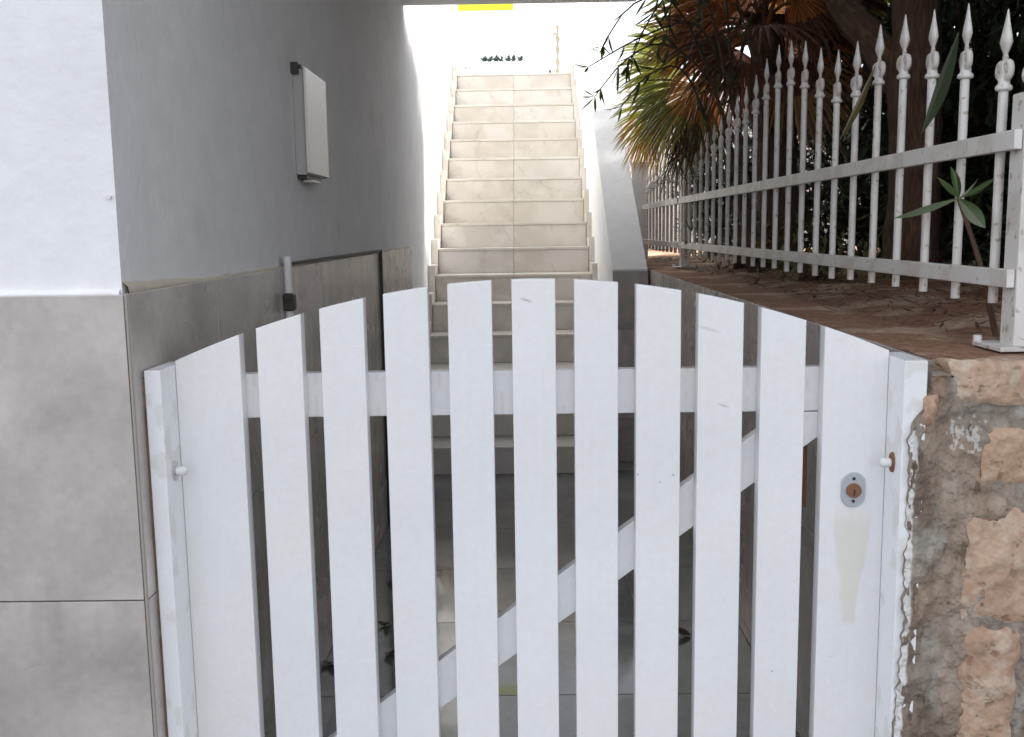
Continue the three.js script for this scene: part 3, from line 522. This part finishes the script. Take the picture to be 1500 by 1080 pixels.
oleander('oleander with narrow dark leaves arching over the parapet', V(1.25, 1.23, -5.4), [
  [[1.15, 2.0, 5.4], [0.9, 2.5, 5.2], [0.60, 2.42, 5.0], [0.33, 2.28, 5.0]],
  [[1.1, 2.1, 5.3], [0.85, 2.7, 5.1], [0.66, 2.55, 5.0], [0.52, 2.28, 5.0]],
  [[1.1, 2.2, 5.3], [0.95, 2.85, 5.1], [0.78, 2.75, 5.0], [0.70, 2.42, 4.95]],
  [[1.0, 2.0, 5.4], [0.8, 2.3, 5.2], [0.62, 2.24, 5.1], [0.50, 2.10, 5.1]],
  [[1.2, 2.2, 5.2], [1.0, 2.7, 5.0], [0.92, 2.75, 4.9], [0.86, 2.55, 4.9]],
  [[1.0, 2.2, 5.3], [0.72, 2.62, 5.1], [0.52, 2.55, 5.0], [0.40, 2.38, 5.0]],
  [[1.0, 2.2, 5.3], [0.70, 2.40, 5.1], [0.50, 2.30, 5.0], [0.36, 2.14, 5.0]],
], 0.112);

// broad shrubs and evergreen trees that fill the garden
function shrub(name, label, cx, d, r, h, n, col, lw, group, y0 = 1.235) {
  const t = thing(name, label, 'shrub', group), L = new Leaves(), wood = [];
  for (let k = 0; k < 7; k++) { const a = rr(0, 6.28), e = V(cx + Math.cos(a) * r * 0.6, y0 + h * rr(0.5, 0.9), -d + Math.sin(a) * r * 0.6); wood.push(limb([V(cx + rr(-0.06, 0.06), y0 - 0.02, -d + rr(-0.06, 0.06)), V((cx + e.x) / 2, y0 + h * 0.35, (-d + e.z) / 2), e], [0.018, 0.012, 0.004], 5, 10)); }
  const cl = []; for (let k = 0; k < 26; k++) { const a = rr(0, 6.28), q = Math.sqrt(rnd()) * r * 0.85; cl.push([V(cx + Math.cos(a) * q, y0 + h * (0.02 + 0.96 * rnd()), -d + Math.sin(a) * q), r * rr(0.25, 0.45)]); }
  for (let k = 0; k < n; k++) { const [c, q] = pick(cl), dd = rdir(), p = c.clone().addScaledVector(dd, q * Math.cbrt(rnd())); if (p.y < y0) continue; const dir = dd.clone().add(rdir(0.3).multiplyScalar(0.8)).normalize(); L.blade(p, dir, sideOf(dir), lw * rr(0.8, 1.5), lw * 0.42 * rr(0.7, 1.2), lw * 0.15, tint(...col), 2); }
  obj('stem', merge(wood), M.bark, t); L.build('foliage', M.leafPlain, t); return t;
}
function tree(label, pts, rs, crown, n, col, lw, limbs = []) {
  const t = thing('evergreen_tree', label, 'tree'), P = pts.map(p => V(p[0], p[1], -p[2])); obj('trunk', limb(P, rs, 14, 36, 0.22), M.bark, t);
  for (const [q, r] of limbs) obj('branch', limb(q.map(p => V(p[0], p[1], -p[2])), r, 10, 18, 0.2), M.bark, t);
  const L = new Leaves(), cl = [];
  const top = P[P.length - 1]; for (const [x, y, d, rx, ry, rd] of crown) for (let k = 0; k < 22; k++) { const v = rdir().multiplyScalar(Math.cbrt(rnd()) * 0.85); cl.push([V(x + v.x * rx, y + v.y * ry, -d + v.z * rd), rr(0.25, 0.5)]); }
  const tw = []; for (let k = 0; k < cl.length; k += 3) tw.push(limb([top, top.clone().lerp(cl[k][0], 0.5).add(V(0, 0.12, 0)), cl[k][0]], [0.03, 0.016, 0.005], 5, 8)); obj('branch', merge(tw), M.bark, t);
  for (let k = 0; k < n; k++) { const [c, q] = pick(cl), dd = rdir(), p = c.clone().addScaledVector(dd, q * Math.cbrt(rnd())), dir = dd.add(rdir(-0.3).multiplyScalar(0.9)).normalize(); L.blade(p, dir, sideOf(dir), lw * rr(0.8, 1.4), lw * 0.4 * rr(0.7, 1.2), lw * 0.1, tint(...col), 2); }
  L.build('crown', M.leafPlain, t); return t;
}
tree('evergreen tree with a reddish trunk forking behind the iron fence', [[1.78, 1.2, 4.6], [1.76, 1.8, 4.55], [1.72, 2.4, 4.5], [1.80, 3.6, 4.5]], [0.13, 0.11, 0.10, 0.08], [[1.9, 4.6, 4.6, 1.3, 0.9, 1.5], [1.9, 4.4, 6.2, 1.2, 0.9, 1.2], [2.0, 4.3, 7.2, 1.2, 1.0, 1.0], [2.2, 3.7, 5.2, 0.9, 0.7, 1.7]], 34000, [0.035, 0.055, 0.022], 0.13,
  [[[[1.75, 2.05, 4.55], [1.62, 2.3, 4.7], [1.58, 2.65, 5.2], [1.5, 3.3, 5.6], [1.6, 4.2, 5.9]], [0.085, 0.075, 0.065, 0.05, 0.03]]]);
tree('evergreen tree with two thin trunks among the shade by the fence post', [[1.75, 1.2, 3.1], [1.78, 2.0, 3.1], [1.72, 2.8, 3.05], [1.8, 3.6, 3.0]], [0.065, 0.06, 0.055, 0.05], [[2.0, 4.5, 2.7, 1.3, 0.9, 1.4], [2.2, 3.6, 3.2, 1.0, 0.75, 1.3], [2.0, 3.7, 1.6, 0.9, 0.7, 1.0]], 26000, [0.035, 0.055, 0.022], 0.13, [[[[1.92, 1.2, 2.7], [1.9, 2.0, 2.68], [1.95, 2.9, 2.7], [1.9, 3.8, 2.8]], [0.05, 0.045, 0.04, 0.03]]]);
tree('broad dark evergreen tree standing deep in the garden behind the palm', [[3.4, 1.2, 6.6], [3.35, 2.4, 6.6], [3.3, 3.8, 6.5]], [0.16, 0.14, 0.10], [[3.5, 4.4, 6.6, 1.6, 1.4, 1.7], [3.6, 3.4, 4.2, 1.5, 1.4, 1.6], [3.6, 4.2, 8.0, 1.5, 1.4, 1.2]], 22000, [0.035, 0.05, 0.022], 0.14);
const DK = [0.035, 0.052, 0.022];
for (const [x, d, h, label] of [[4.9, 0.9, 4.6, 'tall dense evergreen at the street end of the garden'], [5.0, 2.9, 4.9, 'tall dense evergreen deep behind the two thin trunks'], [5.1, 4.9, 5.0, 'tall dense evergreen deep behind the forked trunk'], [5.2, 6.9, 4.8, 'tall dense evergreen deep behind the palm'], [4.4, 9.0, 3.6, 'evergreen bush behind the white pillar']])
  shrub('tall_evergreen', label, x, d, 1.25, h, 5200, DK, 0.19);
for (const [x, d, r, h, n] of [[2.5, 1.6, 0.75, 1.9, 3200], [2.45, 2.7, 0.75, 2.1, 3400], [2.55, 3.9, 0.8, 2.2, 3400], [2.45, 5.1, 0.75, 1.9, 3200], [2.6, 6.3, 0.8, 1.6, 3000], [2.3, 7.6, 0.65, 1.2, 2400], [3.6, 2.2, 0.9, 2.6, 3600], [3.7, 3.7, 0.9, 2.6, 3600], [3.6, 5.4, 0.9, 2.4, 3400], [3.4, 8.2, 0.9, 1.7, 2600], [2.9, 3.3, 0.6, 1.2, 2400], [3.0, 4.6, 0.6, 1.2, 2400], [3.1, 6.0, 0.6, 1.3, 2400], [2.9, 7.0, 0.6, 1.3, 2400], [2.2, 8.7, 0.6, 1.3, 2400], [3.0, 2.0, 0.6, 1.3, 2400], [1.75, 8.9, 0.5, 0.9, 1800], [2.6, 7.6, 0.7, 2.1, 3200], [3.3, 7.3, 0.8, 2.4, 3200]])
  shrub('garden_shrub', 'dense dark green shrub in the shade behind the iron fence', x, d, r, h, n, DK, 0.10, 'dark shrubs behind the fence');
shrub('ivy_patch', 'low yellowish ivy growing under the iron fence', 1.32, 4.6, 0.30, 0.20, 420, [0.14, 0.14, 0.05], 0.05);
shrub('ivy_patch', 'low olive ivy around the foot of the second fence post', 1.30, 5.9, 0.34, 0.26, 500, [0.15, 0.13, 0.06], 0.05);

// seedling with long glossy leaves pushing through the bars
{
  const t = thing('seedling', 'young green plant with long pointed leaves poking through the fence bars', 'plant');
  const b = V(0.992, 1.555, -2.30); obj('stem', limb([V(1.10, 1.23, -2.31), V(1.05, 1.40, -2.30), b], [0.007, 0.006, 0.005], 6, 14), M.bark, t);
  const gm = phy({ vertexColors: true, roughness: 0.35, side: THREE.DoubleSide, transmission: 0.2, thickness: 0 });
  const tips = [[0.96, 1.485, 2.07, 0.032], [0.965, 1.512, 2.60, 0.024], [0.97, 1.592, 2.13, 0.014], [0.985, 1.632, 2.32, 0.018], [0.975, 1.625, 2.26, 0.018], [0.985, 1.606, 2.39, 0.014], [1.06, 1.60, 2.24, 0.016], [1.08, 1.57, 2.36, 0.018]];
  for (const [x, y, d, w] of tips) { const L = new Leaves(), dv = V(x, y, -d).sub(b), len = dv.length(), dir = dv.normalize(); const sd = V().crossVectors(dir, V(-0.8, 0.5, 0.45)).normalize(); L.blade(b, dir, sd, len, w, 0.012, tint(0.08, 0.145, 0.04, 0.2), 7, 0.5); L.build('leaf', gm, t); }
}
// two large leaves hanging on the bars
for (const [b, e, w, c, label] of [[[0.985, 1.935, 2.86], [0.985, 1.76, 3.10], 0.035, [0.20, 0.15, 0.04], 'long yellowed leaf caught between fence bars near the forked trunk'], [[1.0, 1.93, 2.36], [0.985, 1.72, 2.47], 0.05, [0.05, 0.08, 0.03], 'broad dark green leaf hanging across a fence bar']]) {
  const L = new Leaves(), B = V(b[0], b[1], -b[2]), dv = V(e[0], e[1], -e[2]).sub(B), len = dv.length(), dir = dv.normalize(); L.blade(B, dir, V().crossVectors(dir, V(-1, 0.1, 0.3)).normalize(), len, w, 0.02, lin(...c), 8, 0.55);
  tag(L.build('hanging_leaf', leafMat, scene), label, 'leaf');
}
// dry twigs hanging beside the far end of the fence
{
  const tw = []; for (let k = 0; k < 46; k++) { const a = V(rr(0.88, 1.02), rr(1.95, 2.1), -rr(5.7, 6.3)), e = a.clone().add(V(rr(-0.14, 0.12), rr(-0.35, -0.08), rr(-0.2, 0.2))); tw.push(limb([a, a.clone().lerp(e, 0.5).add(rdir().multiplyScalar(0.04)), e], [0.004, 0.003, 0.0015], 4, 6)); }
  const t = tag(obj('dry_twigs', merge(tw), M.bark), 'tangle of dry twigs hanging from the palm over the fence', 'twigs'); t.userData.kind = 'stuff';
}
// litter on the ledge and floor
{
  const L = new Leaves();
  for (let k = 0; k < 2600; k++) { const x = 0.93 + Math.pow(rnd(), 0.8) * 0.9, d = rr(1.95, 8.2), a = rr(0, 6.28), dir = V(Math.cos(a), rr(0, 0.25), Math.sin(a)).normalize(); if (x < 0.98 && rnd() < 0.55) continue; L.blade(V(x, 1.240 + rr(0, 0.012), -d), dir, sideOf(dir), rr(0.03, 0.09), rr(0.002, 0.012), 0.004, tint(0.13, 0.07, 0.04, 0.5), 2); }
  const l = tag(L.build('leaf_litter', M.leafPlain, scene), 'brown dry needles and leaf litter strewn along the ledge under the fence', 'leaf litter'); l.userData.kind = 'stuff';
  for (const [x, d] of [[-0.605, 4.09], [-0.536, 3.64], [-0.508, 3.37], [-0.70, 3.6], [-0.69, 3.3], [0.60, 3.5], [0.63, 3.1]]) {
    const D = new Leaves(), a = rr(0, 6.28); for (let k = 0; k < 2; k++) { const dir = V(Math.cos(a + k), 0.25, Math.sin(a + k)).normalize(); D.blade(V(x, 0.006, -d), dir, sideOf(dir), 0.06, 0.035, 0.012, lin(0.06, 0.035, 0.025), 4, 0.5); }
    tag(D.build('fallen_leaf', M.leafPlain, scene), 'curled dry brown leaf lying on the passage floor', 'leaf', 'dry leaves on the passage floor');
  }
}
renderer.render(scene, camera);
